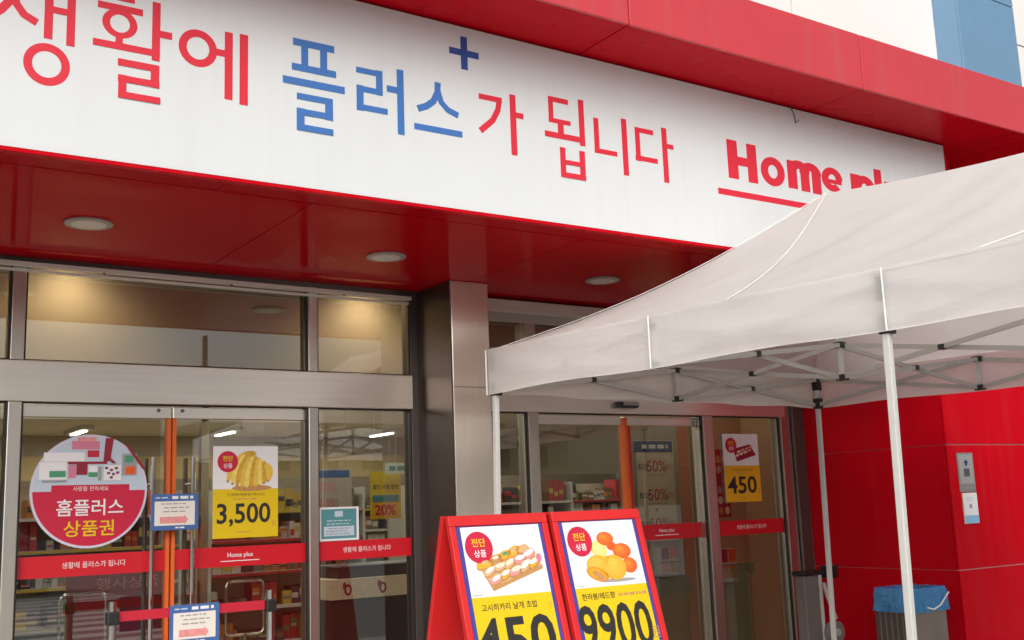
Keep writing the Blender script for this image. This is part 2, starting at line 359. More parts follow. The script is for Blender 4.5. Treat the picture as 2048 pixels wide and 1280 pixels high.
# --- fixed panes and transom panes
SZ0, SZ1 = 1.168, 1.284
def stripe(parent, x0, x1, body=None, y=6.484, ul=False, side=.5):
    s = box('stripe', STRIPE, parent, x0, x1, y, y+.003, SZ0, SZ1)
    if body:
        b = Board(((x0*(1-side)+x1*side), y-.001, 0), root=parent)
        if ul:
            b.text('lettering', body, 0, 1.215, .034, PWHITE, .5, bold=.012); b.rect('underline', -.12, 1.198, .12, 1.203, PWHITE, .5)
        else: b.text('lettering', body, 0, 1.212, .034, PWHITE, .5, wid=.34)
    return s
def pane(x0, x1, z0, z1, m=GLASS): return box('pane', m, bld, x0, x1, 6.495, 6.503, z0, z1)
SLOGAN = '생활에 플러스가 됩니다'
for x0, x1 in ((XL, -2.55), (-2.48, -.80), (-.73, 1.03), (2.842, 3.522), (3.875, 4.457), (6.262, 7.05)):
    p = pane(x0, x1, .04, ZB0-.001)
    stripe(p, x0+.002, x1-.002, SLOGAN if x0 in (2.842, 6.262) else None, side=.52)
for x0, x1 in ((XL, -2.55), (-2.48, -.80), (-.73, 1.03), (1.10, 2.777), (2.842, 3.522), (3.875, 4.457), (4.548, 6.157), (6.262, 7.05)):
    pane(x0, x1, ZB1+.001, ZS-.029, TGLASS)
for x0, x1, za, zb in ((1.10, 2.777, ZB1, ZS-.03), (2.842, 3.522, ZB1, ZS-.03), (-.73, 1.03, ZB1, ZS-.03), (1.10, 2.777, 0.02, ZB0), (2.842, 3.522, .02, ZB0), (-.73, 1.03, .02, ZB0), (4.548, 6.157, .02, ZB0), (3.875, 4.457, .02, ZB0), (6.262, 7.05, .02, ZB0), (4.548, 6.157, ZB1, ZS-.03)):
    for a, b in ((x0, x0+.012), (x1-.012, x1)): box('gasket', BLACK, bld, a+.0005, b-.0005, 6.45, 6.468, za+.011, zb-.011)
    for a, b in ((za, za+.01), (zb-.01, zb)): box('gasket', BLACK, bld, x0+.0005, x1-.0005, 6.45, 6.468, a+.0005, b-.0005)
# --- sliding door leaves
def leaf(x0, x1, edge, handle=None, words=None, ul=False, y=6.5):
    d = box('door', STEEL, bld, x0+.004, x1-.004, y-.028, y+.028, 2.045, 2.112, .003)
    box('bottom_rail', STEEL, d, x0+.004, x1-.004, y-.028, y+.028, .01, .11, .003)
    box('pane', GLASS, d, x0+.004, x1-.004, y-.005, y+.005, .111, 2.044)
    stripe(d, x0+.004, x1-.004, words, y-.012, ul)
    if edge is not None:
        box('edge_strip', ORANGE, d, edge, edge+.02, y-.03, y+.03, .112, 2.043)
    if handle is not None:
        for yy, m in ((y-.075, CHROME), (y+.075, DARKST)):
            MB().tube([(handle, yy, .45), (handle, yy, 1.815)], .014, 12).build('handle', m, d, smooth=False)
        for z in (.6, 1.66): MB().tube([(handle, y-.075, z), (handle, y+.075, z)], .009, 8).build('handle_bracket', CHROME, d)
    return d
d = leaf(1.10, 1.929, 1.905, 1.812, SLOGAN); MB().tube([(1.85, 6.47, 2.09), (1.85, 6.464, 2.09)], .011, 10).build('bolt', DARKST, d)
d = leaf(1.933, 2.777, 1.937, 2.045, 'Home plus', True); MB().tube([(1.99, 6.47, 2.09), (1.99, 6.464, 2.09)], .011, 10).build('bolt', DARKST, d)
leaf(4.548, 5.345, None, None, None)
box('edge_strip', ORANGE, bld, 5.372, 5.395, 6.46, 6.54, .01, 2.10)
leaf(5.405, 6.157, None, None, 'Home plus', True, y=6.53)
box('door_edge', STRIPE, bld, 5.41, 5.455, 6.50, 6.512, .12, 2.04)
# --- interior shell
for n, a in (('floor', (XL, 13, 6.43, 24, -.2, .006)), ('ceiling', (XL, 13, 7.0, 24, 2.96, 3.1)), ('lobby_ceiling', (XL, 13, 6.57, 7.4, 3.25, 3.3)), ('back_wall', (XL, 13, 23.9, 24.1, 0, 3)),
             ('left_wall', (XL-.1, XL, 6.4, 24, 0, 3.1)), ('right_wall', (13, 13.1, 7.5, 24, 0, 3.1))):
    props(MB().box(*a).build(n, FLOORM if n == 'floor' else CEILM if 'ceiling' in n else BEIGED), kind='structure')
props(MB().box(5.93, 7.31, 7.14, 7.24, .006, 3.24).build('vestibule_wall', BEIGE), kind='structure')
box('lining', BEIGE, bld, 7.292, 7.3105, 6.58, 7.138, .008, 3.2)
# bulkhead behind the transom glass
box('bulkhead', BEIGED, bld, XL, 5.92, 6.95, 6.99, 2.38, 3.24)
box('bulkhead_base', BEIGED, bld, XL, 3.52, 6.57, 6.99, 2.36, 2.379)
# inner partition of the vestibule
for x in (1.2, 2.9, 4.9): box('inner_post', STEELV, bld, x, x+.06, 8.9, 8.98, .006, 2.96)
box('inner_header', STEEL, bld, XL, 5.5, 8.9, 8.98, 2.25, 2.45)

# ================================================================== the big sign
SGY = 4.561
sgn = empty('shop_sign', (2, 4.6, ZS), 'long white fascia sign with red and blue Korean lettering under the red cornice', 'sign')
box('board', WHITE, sgn, XL, 6.93, SGY, SGY+.12, ZS+.016, 3.935)
box('trim', RED, sgn, XL, 6.93, SGY-.006, SGY+.03, ZS-.004, ZS+.012, .002)
box('end_cap', RED, sgn, 6.932, 7.0, SGY+.02, SGY+.30, ZS, 3.945, .003)
B = Board((0, SGY, 0))
def uv(px, py): q = onY(px, py, SGY); return q.x, q.z
def letter(strokes, rings, mt, Z):
    """strokes in pixels of an enlarged crop Z=(x0,scale), laid on the sign's plane and squared up"""
    mb = MB(); x0, k = Z
    for i, st in enumerate(strokes):
        wpx = st[-1]; pts = [uv(x0+a/k, b/k) for a, b in st[:-1]]
        (a, b), (c, d) = pts[0], pts[-1]
        mx, my = st[0]
        if abs(c-a) < .3*abs(d-b) and len(pts) == 2:
            xm = (a+c)/2; pts = [(xm, b), (xm, d)]; e = uv(x0+(mx+wpx)/k, my/k); wd = abs(e[0]-uv(x0+mx/k, my/k)[0])
        elif len(pts) == 2:
            zm = (b+d)/2; pts = [(a, zm), (c, zm)]; e = uv(x0+mx/k, (my+wpx)/k); wd = abs(e[1]-uv(x0+mx/k, my/k)[1])
        else: e = uv(x0+mx/k, (my+wpx)/k); wd = abs(e[1]-uv(x0+mx/k, my/k)[1])
        B.stroke_mb(mb, pts, wd, 1+i*.35)
    for i, (cx, cy, ru, rv, iu, iv, *arc) in enumerate(rings):
        c = uv(x0+cx/k, cy/k); sx = (uv(x0+(cx+10)/k, cy/k)[0]-c[0])/10; sz = (c[1]-uv(x0+cx/k, (cy+10)/k)[1])/10
        B.ring_mb(mb, c[0], c[1], ru*sx, rv*sz, iu*sx, iv*sz, 1.2+i*.1, a0=arc[0] if arc else 0, a1=arc[1] if arc else 360)
    return mb.build('letter', mt, sgn)
Z1, Z2, Z3 = (0, 2.909), (500, 2.909), (1000, 1.954)
letter([[(78,-160),(72,-60),(50,10),(10,50),(-60,95),46], [(78,-60),(95,20),(140,85),(215,132),44], [(285,-130),(285,227),50], [(415,-130),(415,270),48], [(285,52),(415,78),38]],
       [(272,375,137,123,86,77)], LRED, Z1)
letter([[(650,-16),(785,4),30], [(570,22),(832,76),40], [(693,212),(693,270),42], [(540,245),(930,310),40], [(908,15),(908,355),46], [(908,196),(1000,212),40],
        [(685,360),(925,402),40], [(900,385),(900,512),48], [(685,452),(925,496),38], [(710,436),(710,562),46], [(685,548),(930,588),38]],
       [(698,138,103,84,58,52)], LRED, Z1)
letter([[(1240,302),(1330,314),40], [(1330,188),(1330,580),46], [(1418,202),(1418,612),48]], [(1152,281,112,108,66,65)], LRED, Z1)
letter([[(250,242),(490,288),42], [(318,245),(318,400),40], [(428,270),(428,420),40], [(243,386),(500,434),40], [(190,456),(550,530),42],
        [(272,558),(480,594),36], [(459,575),(459,700),44], [(272,645),(480,684),36], [(293,630),(293,755),44], [(272,738),(483,772),36]], [], LBLUE, Z2)
letter([[(617,405),(770,434),34], [(752,412),(752,556),38], [(620,512),(770,540),34], [(640,495),(640,642),40], [(620,622),(800,648),34], [(795,514),(870,530),36], [(875,408),(875,782),38]], [], LBLUE, Z2)
letter([[(1092,480),(1090,540),(1066,590),(1025,618),(975,632),38], [(1092,530),(1112,595),(1150,640),(1212,674),36], [(955,730),(1235,786),36]], [], LBLUE, Z2)
letter([[(1245,215),(1245,405),38], [(1158,288),(1330,330),38]], [], LNAVY, Z2)
letter([[(1330,558),(1465,586),32], [(1450,575),(1442,640),(1412,700),(1340,760),34], [(1532,553),(1532,902),34], [(1540,668),(1590,680),32]], [], LRED, Z2)
letter([[(190,385),(265,400),20], [(198,377),(198,475),18], [(190,467),(275,484),18], [(237,478),(237,530),22], [(175,522),(328,548),22], [(318,392),(318,570),20],
        [(246,577),(246,692),20], [(322,592),(322,702),20], [(240,632),(330,646),17], [(238,682),(335,696),20]], [], LRED, Z3)
letter([[(377,462),(377,596),19], [(370,588),(458,602),19], [(488,466),(488,685),20]], [], LRED, Z3)
letter([[(530,506),(598,520),19], [(538,498),(538,628),18], [(530,617),(616,630),19], [(645,502),(645,713),19], [(650,571),(677,577),18]], [], LRED, Z3)
letter([[(909,548),(909,697),39], [(985,566),(985,714),36], [(900,624),(990,640),34]], [], LRED, Z3)
letter([], [(1066,671,46,56,18,26)], LRED, Z3)
letter([[(1142,628),(1142,736),36], [(1192,655),(1192,748),33], [(1237,668),(1237,758),34]], [(1167,672,42,44,8,12,0,180), (1213,682,42,44,8,12,0,180)], LRED, Z3)
letter([[(1265,704),(1335,716),16]], [(1298,702,40,46,14,20,0,315)], LRED, Z3)
letter([[(1393,682),(1393,836),36]], [(1425,738,42,50,12,20)], LRED, Z3)
letter([[(1479,664),(1479,796),28]], [], LRED, Z3)
letter([[(1516,712),(1516,775),26], [(1566,722),(1566,815),26]], [(1541,770,38,40,12,16,180,360)], LRED, Z3)
letter([], [(1612,762,28,30,6,8,20,250), (1614,802,28,30,6,8,200,430)], LRED, Z3)
letter([[(853,750),(1640,880),24]], [], LRED, Z3)
# drain pipe at the sign's end, loose wire
o = MB().tube([(7.06, 4.66, 2.96), (7.06, 4.66, 3.94)], .028, 14).build('drain_pipe', CHROME, smooth=False); props(o, 'thin chrome pipe standing at the right end of the white fascia sign', 'pipe')
q0, q1, q2, q3 = (onY(*p, SGY-.01) for p in ((1578,208), (1588,228), (1592,247), (1598,240)))
o = MB().tube([q0, q1, q2, q3], .003, 6).build('loose_wire', BLACK); props(o, 'short loose black wire dangling from the cornice over the white sign', 'wire')

# ================================================================== lamps in the soffit
for i, (x, y, wh) in enumerate([(1.224, 5.545, 'nearest the lettering of the first red word'), (2.895, 5.57, ''), (4.516, 5.58, '')]):
    t = empty('downlight', (x, y, ZS), ['unlit round soffit lamp over the door with the round poster', 'unlit round soffit lamp just before the steel pillar', 'unlit round soffit lamp beyond the pillar, above the tent edge'][i], 'lamp', 'round lamps set in the red soffit')
    MB().lathe((x, y, ZS-.012), [(.085, 0), (.113, .001), (.117, .005), (.115, .0115)], 28).build('rim', mat('lamp_rim', (.3, .27, .25), rough=.4), t)
    MB().lathe((x, y, ZS-.0145), [(.02, -.001), (.07, 0), (.084, .002)], 28).build('diffuser', mat('lamp_glass', (.62, .58, .55), rough=.35), t)
def warm_spot(x, y, label, e=34):
    t = empty('spot_lamp', (x, y, 3.2), label, 'lamp', 'warm lamps behind the transom glass')
    MB().lathe((x, y, 3.19), [(.05, 0), (.055, .02), (.055, .058)], 16).build('housing', ALU, t)
    MB().lathe((x, y, 3.184), [(.03, 0), (.045, .003)], 16).build('bulb', mat('warm_bulb', (.9, .8, .6), emit=(1, .75, .42), estr=6), t)
    l = bpy.data.lights.new('spot', 'SPOT'); l.energy = e; l.color = (1, .83, .56); l.spot_size = math.radians(150); l.spot_blend = .9; l.shadow_soft_size = .12
    lo = bpy.data.objects.new('lamp_light', l); COL.objects.link(lo); lo.parent = t; lo.location = (0, 0, -.14)
warm_spot(1.42, 6.74, 'warm lit lamp glowing behind the wide transom pane over the double door')
warm_spot(3.40, 6.74, 'warm lit lamp glowing behind the narrow transom pane next to the pillar')
warm_spot(6.5, 6.85, 'added warm lamp, out of view, brightening the lobby wall with the tall beige sale poster', 30)  # unseen lamp, added to light the lobby wall and its poster

# ================================================================== notices and posters on the glass
def badge(b, u, v, r, l=2):
    b.ell('badge', u, v, r, r, PRED, l)
    b.text('lettering', '전단', u, v+r*.04, r*.52, YEL, l+1, bold=.02); b.text('lettering', '상품', u, v-r*.62, r*.46, PWHITE, l+1, bold=.01)
def bananas(b, u, v, k, l):
    b.ell('shadow_print', u+.04*k, v-.36*k, .42*k, .06*k, PBROWN, l)
    for i in range(10):
        f = i/9; A = Vector((u-.10*k+.42*k*f, v+.34*k-.22*k*f*f)); C_ = Vector((u-.46*k+.84*k*f, v-.22*k-.14*k*math.sin(math.pi*f)))
        m_ = (A+C_)/2+Vector((-.10*k+.22*k*f, .06*k)); L, Rr = [], []
        for j in range(11):
            t = j/10; p = A*(1-t)**2+m_*2*t*(1-t)+C_*t*t; d = ((m_-A)*(1-t)+(C_-m_)*t).normalized(); wd = .075*k*math.sin(math.pi*(.12+.80*t))**.7
            L.append(p+Vector((-d.y, d.x))*wd); Rr.append(p-Vector((-d.y, d.x))*wd)
        b.poly('banana_print', [tuple(q) for q in L+Rr[::-1]], (PBAN, PBAN2, PBAN3)[i % 3], l+.3+i*.14); b.ell('tip_print', C_.x, C_.y, .03*k, .025*k, PBROWN, l+.4+i*.14, n=10)
    b.ell('stem_print', u+.0*k, v+.33*k, .13*k, .06*k, PBAN3, l+1.9)
PBAN3 = mat('print_banana_dark', (.6, .36, .04), rough=.5, noise=.28, nscale=45)
def sushi(b, F, l):
    P = lambda s, t: F(*[(1-s)*(1-t)*a+s*(1-t)*c+s*t*d+(1-s)*t*e for a, c, d, e in zip((.14,.52), (.28,.87), (.94,.60), (.78,.30))])
    b.poly('board_print', [F(.13,.50), F(.28,.93), F(.95,.66), F(.95,.60), F(.78,.28)], PBROWN, l)
    b.poly('board_print', [F(.13,.50), F(.28,.88), F(.95,.60), F(.78,.28)], PTAN, l+.4)
    rnd = random.Random(4)
    for i in range(4, -1, -1):
        for j in range(3):
            c = P((j+.40)/2.9, (i+.5)/5); c = (c[0]+rnd.uniform(-.006, .006), c[1]+rnd.uniform(-.003, .005)+.006); q = rnd.uniform(.85, 1.15); ro = rnd.uniform(5, 35); lv = l+.8+.45*j
            b.ell('sushi_print', c[0]+.003, c[1]-.010, .044*q, .020*q, PBROWN, lv, rot=ro, n=14)
            b.ell('sushi_print', c[0], c[1], .042*q, .020*q, rnd.choice([PTAN, PSALM, PAMBER, PBROWN]), lv+.12, rot=ro, n=14)
            if j: b.ell('sushi_print', c[0]+.004, c[1]+.007, .032*q, .012*q, rnd.choice([PCREAM, PWHITE]), lv+.24, rot=ro+rnd.uniform(-12, 12), n=9)
            else: b.ell('sushi_print', c[0]+.004, c[1]+.006, .02*q, .008*q, rnd.choice([PTAN, PGREEN, PCREAM]), lv+.24, rot=ro, n=9)
    b.ell('garnish_print', *F(.92, .5), .016, .022, PPINK, l+2.1)
# round gift voucher poster
RP = empty('round_poster', (1.479, 6.48, 1.316), 'round gift voucher poster with red lower half stuck on the left door', 'poster')
b = Board((1.479, 6.478, 1.632), root=RP)
b.ell('sheet', 0, 0, .316, .316, mat('print_lilac', (.6, .6, .72), rough=.5), 0, n=56)
b.ell('sky_print', 0, 0, .298, .298, PLBLUE, 1, n=56)
b.ell('red_print', 0, 0, .302, .302, PRED, 2, a0=180, a1=360, n=40)
b.rect('red_print', -.205, -.002, .215, .034, PRED, 2.3)
k = .316/412
def R2(name, x0, y0, x1, y1, m, l=3): b.rect(name, (x0-655)*k, (735-y1)*k, (x1-655)*k, (735-y0)*k, m, l)
RPL = []
for a in [('card_print',330,455,610,520,PWHITE),('card_print',300,525,490,650,PWHITE),('flower_print',520,372,715,432,PPINK),('flower_print',560,345,690,372,PSALM),('flower_print',630,440,712,490,PRED),
          ('box_print',495,522,770,540,PDRED),('box_print',555,540,632,618,PDRED),('jar_print',500,545,550,640,PPINK),('jar_print',640,552,702,640,PWHITE),('leaf_print',640,600,702,636,PGREEN),
          ('bottle_print',708,560,732,660,PGREY),('card_print',748,550,872,662,PWHITE),('gift_print',878,466,984,625,PGREY),('gift_print',905,560,975,618,PTOM),('gift_print',895,480,960,530,PGREEN),('leaf_print',370,588,480,632,PGREEN),('shadow_print',320,655,490,668,PGREY)] : RPL.append(a)
for i, a in enumerate(RPL): R2(*a, 3+i*.25)
for x, y in ((765,570),(800,585),(835,572),(780,608),(815,615),(845,605),(800,640)): R2('dot_print', x-10, y-9, x+12, y+9, mat('print_plum', (.2, .05, .12)), 7.6)
for pts in ([(755,350),(812,350),(790,520),(742,520)], [(890,392),(915,395),(1050,575),(1030,585)], [(785,490),(835,535),(800,535)]):
    b.poly('ribbon_print', [((x-655)*k, (735-y)*k) for x, y in pts][::-1], PDRED, 7.6)
b.text('lettering', '사랑을 전하세요', .004, .0, .026, PWHITE, 4); b.text('lettering', '홈플러스', .004, -.137, .092, PWHITE, 4, wid=.36, bold=.012); b.text('lettering', '상품권', 0, -.25, .088, YEL, 4, wid=.27, bold=.012)

def arrow_notice(x0, z0, wd, h, y, label):
    t = empty('arrow_notice', (x0+wd/2, y, z0), label, 'notice', 'blue framed arrow notices'); b = Board((x0, y, z0), root=t)
    MB().box(x0, x0+wd, y, y+.006, z0, z0+h).build('board', PBLUE, t, .001)
    b.rect('sheet', wd*.07, h*.13, wd*.92, h*.80, mat('print_ivory', (.75, .72, .66)), 1)
    b.lines('header', wd*.42, h*.82, wd*.94, h*.98, 1, PWHITE, 1, fill=.5); b.lines('header', wd*.08, h*.84, wd*.4, h*.96, 1, PLBLUE, 1, fill=.3); b.lines('footer', wd*.5, h*.02, wd*.75, h*.11, 1, PWHITE, 1)
    b.lines('lettering', wd*.2, h*.46, wd*.8, h*.78, 3, PGREY, 2, rnd=random.Random(5), fill=.3)
    b.poly('arrow', [(wd*.18,h*.19),(wd*.70,h*.19),(wd*.70,h*.15),(wd*.78,h*.28),(wd*.70,h*.42),(wd*.70,h*.37),(wd*.18,h*.37)], PSALM, 2)
arrow_notice(1.797, 1.397, .272, .205, 6.395, 'blue notice with a pink arrow fixed across the two door handles')

def price_poster(x0, z0, x1, z1, y, label, price, name, pic, ycol=YEL):
    t = empty('price_poster', ((x0+x1)/2, y, z0), label, 'poster'); b = Board((x0, y, z0), root=t); wd, h = x1-x0, z1-z0
    MB().box(x0, x1, y, y+.003, z0, z1).build('sheet', PWHITE, t)
    b.rect('yellow_print', 0, 0, wd, h*.53, ycol, 1); pic(b, wd, h)
    badge(b, wd*.22, h*.83, wd*.155, 3)
    b.text('lettering', name, wd*.5, h*.45, h*.035, PBLACK, 2, wid=wd*.58); b.lines('lettering', wd*.3, h*.405, wd*.72, h*.435, 1, PBROWN, 2, fill=.4)
    b.text('price', price, wd*.47, h*.12, h*.255, PBLACK, 2, wid=wd*.82, bold=.018); b.text('lettering', '원', wd*.93, h*.12, h*.06, PBROWN, 2)
    b.lines('lettering', wd*.35, h*.05, wd*.62, h*.075, 1, PBROWN, 2, fill=.4)
price_poster(2.181, 1.334, 2.59, 1.882, 6.478, 'banana price poster reading 3,500 on the glass door', '3,500', '스위트마운틴 바나나', lambda b, wd, h: bananas(b, wd*.56, h*.735, .30, 2))
def mini(b, wd, h):
    F = lambda s, t: (wd*(.05+.9*s), h*(.93-t*.34)); sushi2 = [F(.25,.45), F(.35,1), F(.97,.72), F(.78,.25)]
    b.poly('tray_print', sushi2, PDRED, 2)
    rnd = random.Random(2)
    for i in range(4):
        for j in range(2): b.ell('food_print', wd*(.38+.12*i+.05*j), h*(.68+.025*i+.055*j), wd*.055, h*.018, rnd.choice([PCREAM, PTAN, PSALM]), 2.6+.1*i, rot=18)
price_poster(6.403, 1.431, 6.807, 1.983, 6.478, 'sushi price poster reading 450 on the glass right of the sliding door', '450', '고시히카리 날개 초밥', mini, YELO)
t = empty('teal_notice', (2.997, 6.478, 1.285), 'white framed teal notice on the glass next to the pillar', 'notice'); b = Board((2.858, 6.476, 1.287), root=t); wd, h = .278, .21
MB().box(2.858, 3.136, 6.476, 6.482, 1.287, 1.497).build('frame', PWHITE, t, .001); b.rect('sheet', .018, .014, wd-.018, h-.012, PTEAL, 1)
b.rect('print', .035, .03, wd-.035, .09, PLBLUE, 2); b.lines('lettering', .045, .035, wd-.045, .085, 3, PGREY, 3, fill=.4); b.lines('lettering', .05, .095, wd-.05, .135, 2, PLBLUE, 2, fill=.3); b.rect('emblem', .11, .15, .165, .185, PLBLUE, 2)
# door sensor
t = empty('door_sensor', (5.345, 6.40, 2.16), 'small black motion sensor on the beam over the sliding door', 'sensor')
MB().box(5.25, 5.44, 6.36, 6.419, 2.165, 2.21).build('housing', BLACK, t, .008); MB().box(5.285, 5.435, 6.355, 6.3595, 2.182, 2.207).build('cover', PGREY, t)

# ================================================================== wall plates on the red block
t = empty('wall_plaque', (7.5, 5.035, 1.44), 'brushed silver plaque with small dark emblem on the bright red wall', 'plaque'); b = Board((7.40, 5.031, 1.443), root=t)
MB().box(7.40, 7.597, 5.031, 5.039, 1.443, 1.737).build('plate', mat('plaque_metal', (.42, .41, .40), rough=.4, metal=.7), t, .003)
b.rect('border', .012, .06, .185, .282, mat('plaque_face', (.33, .33, .33), rough=.5), 1); b.poly('emblem', [(.07,.215),(.1,.245),(.13,.215),(.112,.215),(.112,.195),(.088,.195),(.088,.215)], PNAVY, 2); b.rect('print', .065, .115, .135, .175, mat('plaque_print', (.08,.08,.08)), 2); b.lines('lettering', .04, .02, .16, .055, 2, PGREY, 2); b.lines('lettering', .06, .09, .14, .105, 1, PGREY, 2)
t = empty('leaflet_pocket', (7.505, 5.035, 1.205), 'small white and blue leaflet holder right under the silver plaque', 'holder'); b = Board((7.416, 5.027, 1.207), root=t)
MB().box(7.418, 7.592, 5.027, 5.039, 1.208, 1.436).build('card', PWHITE, t, .002); b.rect('blue_print', .003, .003, .172, .062, mat('print_sky', (.25, .5, .72)), 1); b.ell('emblem', .085, .13, .018, .018, PGREY, 1); b.lines('lettering', .04, .165, .13, .2, 2, PLBLUE, 1)

# ================================================================== A-frame price stands
LEAN = .278; NL = math.sqrt(1+LEAN*LEAN)
def a_frame(x0, x1, yt, label, draw):
    zt = 1.422; t = empty('a_frame_sign', ((x0+x1)/2, yt, 0), label, 'sign', 'red folding price stands'); wd = x1-x0
    dn = Vector((0, -LEAN, -1))/NL; up = -dn; hgt = zt*NL-.003
    b = Board((x0, yt, zt), (1,0,0), up, t); n = b.n
    P = lambda u, v, o=0: Vector((x0, yt, zt))+Vector((1,0,0))*u+up*v+n*o
    rm = RED2
    # front frame: four bars and a backing board, 3 cm deep
    def slab(name, u0, v0, u1, v1, o0, o1, m, bev=.003): return MB().obox(P(u0, v0, o0), Vector((u1-u0,0,0)), up*(v1-v0), n*(o1-o0)).build(name, m, t, bev)
    slab('frame_bar', 0, -.05, wd, 0, -.03, 0, rm); slab('frame_bar', 0, -hgt, .034, -.0505, -.03, 0, rm); slab('frame_bar', wd-.034, -hgt, wd, -.0505, -.03, 0, rm)
    slab('frame_bar', .0345, -1.02, wd-.0345, -.97, -.03, -.001, rm); slab('panel', .0345, -.969, wd-.0345, -.0505, -.022, -.010, rm, 0)
    # back frame leaning the other way
    q = Vector((0, LEAN, -1))/NL; nb = Vector((0, 1, LEAN))/NL; O = Vector((x0, yt+.072, zt))
    MB().obox(O, (wd,0,0), q*hgt, -nb*.028).build('back_panel', rm, t, .003)
    MB().obox(Vector((x0+.002, yt+.001, zt-.012)), (wd-.004, 0, 0), (0, .068, 0), (0, 0, .012)).build('hinge', rm, t)
    # poster
    pw0, pw1, pt, pb, mid = .036, wd-.036, -.052, -.965, -.395
    b.O = b.O-b.n*.010
    b.rect('poster', pw0, pb, pw1, pt, PNAVY2, 1); b.rect('white_print', pw0+.026, mid, pw1-.02, pt-.004, PWHITE, 2); b.rect('yellow_print', pw0+.026, pb+.05, pw1-.02, mid, YEL, 2)
    F = lambda s, tt: (pw0+.026+(pw1-pw0-.046)*s, (pt-.004)+(mid-pt+.004)*tt)
    draw(b, F, wd, mid); u, v = F(.19, .30); badge(b, u, v, .078, 4); b.lines('lettering', *F(.02, .985), *F(.16, .955), 1, PGREY, 3, fill=.4)
RED2 = mat('stand_red', (.60, .016, .018), rough=.4, noise=.06, nscale=5); PNAVY2 = mat('poster_blue_edge', (.05, .05, .30), rough=.5)
def draw_a(b, F, wd, mid):
    sushi(b, F, 3)
    b.text('lettering', '고시히카리 날개 초밥', wd*.46, mid-.068, .034, PBLACK, 3, wid=.32, bold=.012); b.text('lettering', '1개', wd*.86, mid-.066, .016, PBROWN, 3)
    b.text('price', '450', wd*.47, mid-.325, .225, PBLACK, 3, wid=.455, bold=.02); b.text('lettering', '원', wd*.86, mid-.335, .05, PBLACK, 3)
TONES = {PAMBER: [mat('print_amber_%d' % k, (.83, .39+.025*k, .03+.012*k), rough=.5) for k in range(1, 4)], PTOM: [mat('print_tomato_%d' % k, (.74+.02*k, .1+.03*k, .012+.008*k), rough=.5) for k in range(1, 4)],
         PORANGE: [mat('print_orange_%d' % k, (.82, .25+.05*k, .015), rough=.5) for k in range(1, 3)], PBAN2: [mat('print_yellow_%d' % k, (.86, .62+.03*k, .15+.06*k), rough=.5) for k in range(1, 3)]}
def draw_b(b, F, wd, mid):
    def C(x, y, rx, ry, m, l, rot=0):
        s = (x-(1125+(y-145)*.19))/625; tt = (y-160+.04*(x-1130))/520
        c = F(s, tt); ru, rv = rx/625*.5, ry/520*.34; b.ell('fruit_print', c[0], c[1], ru, rv, m, l, rot=rot)
        if rx > 55 and m in TONES:
            for q, cc in enumerate(TONES[m]): b.ell('fruit_print', c[0]-ru*(.06+.09*q), c[1]+rv*(.07+.10*q), ru*(.84-.2*q), rv*(.84-.2*q), cc, l+.03+.03*q, rot=rot)
    C(1600,620,150,14,PGREY,2.6); C(1440,375,62,75,PBAN2,3); C(1495,290,68,55,PTOM,3.2); C(1550,350,40,36,PTOM,3.1); C(1640,390,75,62,PTOM,3.4); C(1705,505,62,62,PTOM,3.6)
    C(1425,500,90,80,PAMBER,3.8); C(1570,520,95,100,PAMBER,4); C(1520,470,40,45,PAMBER,4.1); C(1420,570,88,52,PORANGE,4.0,-20); C(1435,585,60,26,PBROWN,4.3,-32)
    C(1475,275,22,12,PORANGE,4.4); C(1620,370,22,12,PORANGE,4.4); C(1695,485,18,12,PORANGE,4.4); C(1550,480,34,30,PBAN,4.6)
    b.text('lettering', '한라봉/레드향', wd*.34, mid-.062, .034, PBLACK, 3, wid=.21, bold=.012); b.lines('lettering', wd*.55, mid-.058, wd*.92, mid-.035, 1, PBROWN, 3, fill=.6)
    b.text('price', '9900', wd*.47, mid-.325, .24, PBLACK, 3, wid=.46, bold=.018); b.text('lettering', '원', wd*.885, mid-.28, .06, PBROWN, 3)
a_frame(2.695, 3.272, 4.60, 'red folding price stand with sushi board poster reading 450', draw_a)
a_frame(3.303, 3.885, 4.60, 'red folding price stand with orange fruit poster reading 9900', draw_b)

# ================================================================== belt barrier before the door
def stanchion(x, y, label):
    t = empty('stanchion', (x, y, 0), label, 'barrier post', 'belt barrier posts')
    MB().tube([(x, y, .02), (x, y, .99)], .022, 16).build('post', CHROME, t); MB().lathe((x, y, .004), [(.16, 0), (.16, .012), (.05, .03), (.024, .035)], 24).build('base', DARKST, t)
    MB().box(x-.03, x+.03, y-.03, y+.03, .93, 1.0).build('belt_head', BLACK, t, .008); MB().tube([(x, y, 1.0), (x, y, 1.048)], .02, 14).build('cap', CHROME, t)
stanchion(1.497, 6.0, 'chrome barrier post with black head in front of the left door leaf'); stanchion(2.352, 6.0, 'chrome barrier post with black head in front of the banana poster door leaf')
o = MB().box(1.53, 2.32, 6.0, 6.003, .945, .995).build('barrier_belt', REDBELT); props(o, 'red belt stretched between the two chrome barrier posts', 'belt')
arrow_notice(1.79, .80, .268, .205, 5.985, 'blue notice with a pink arrow hung on the red barrier belt')

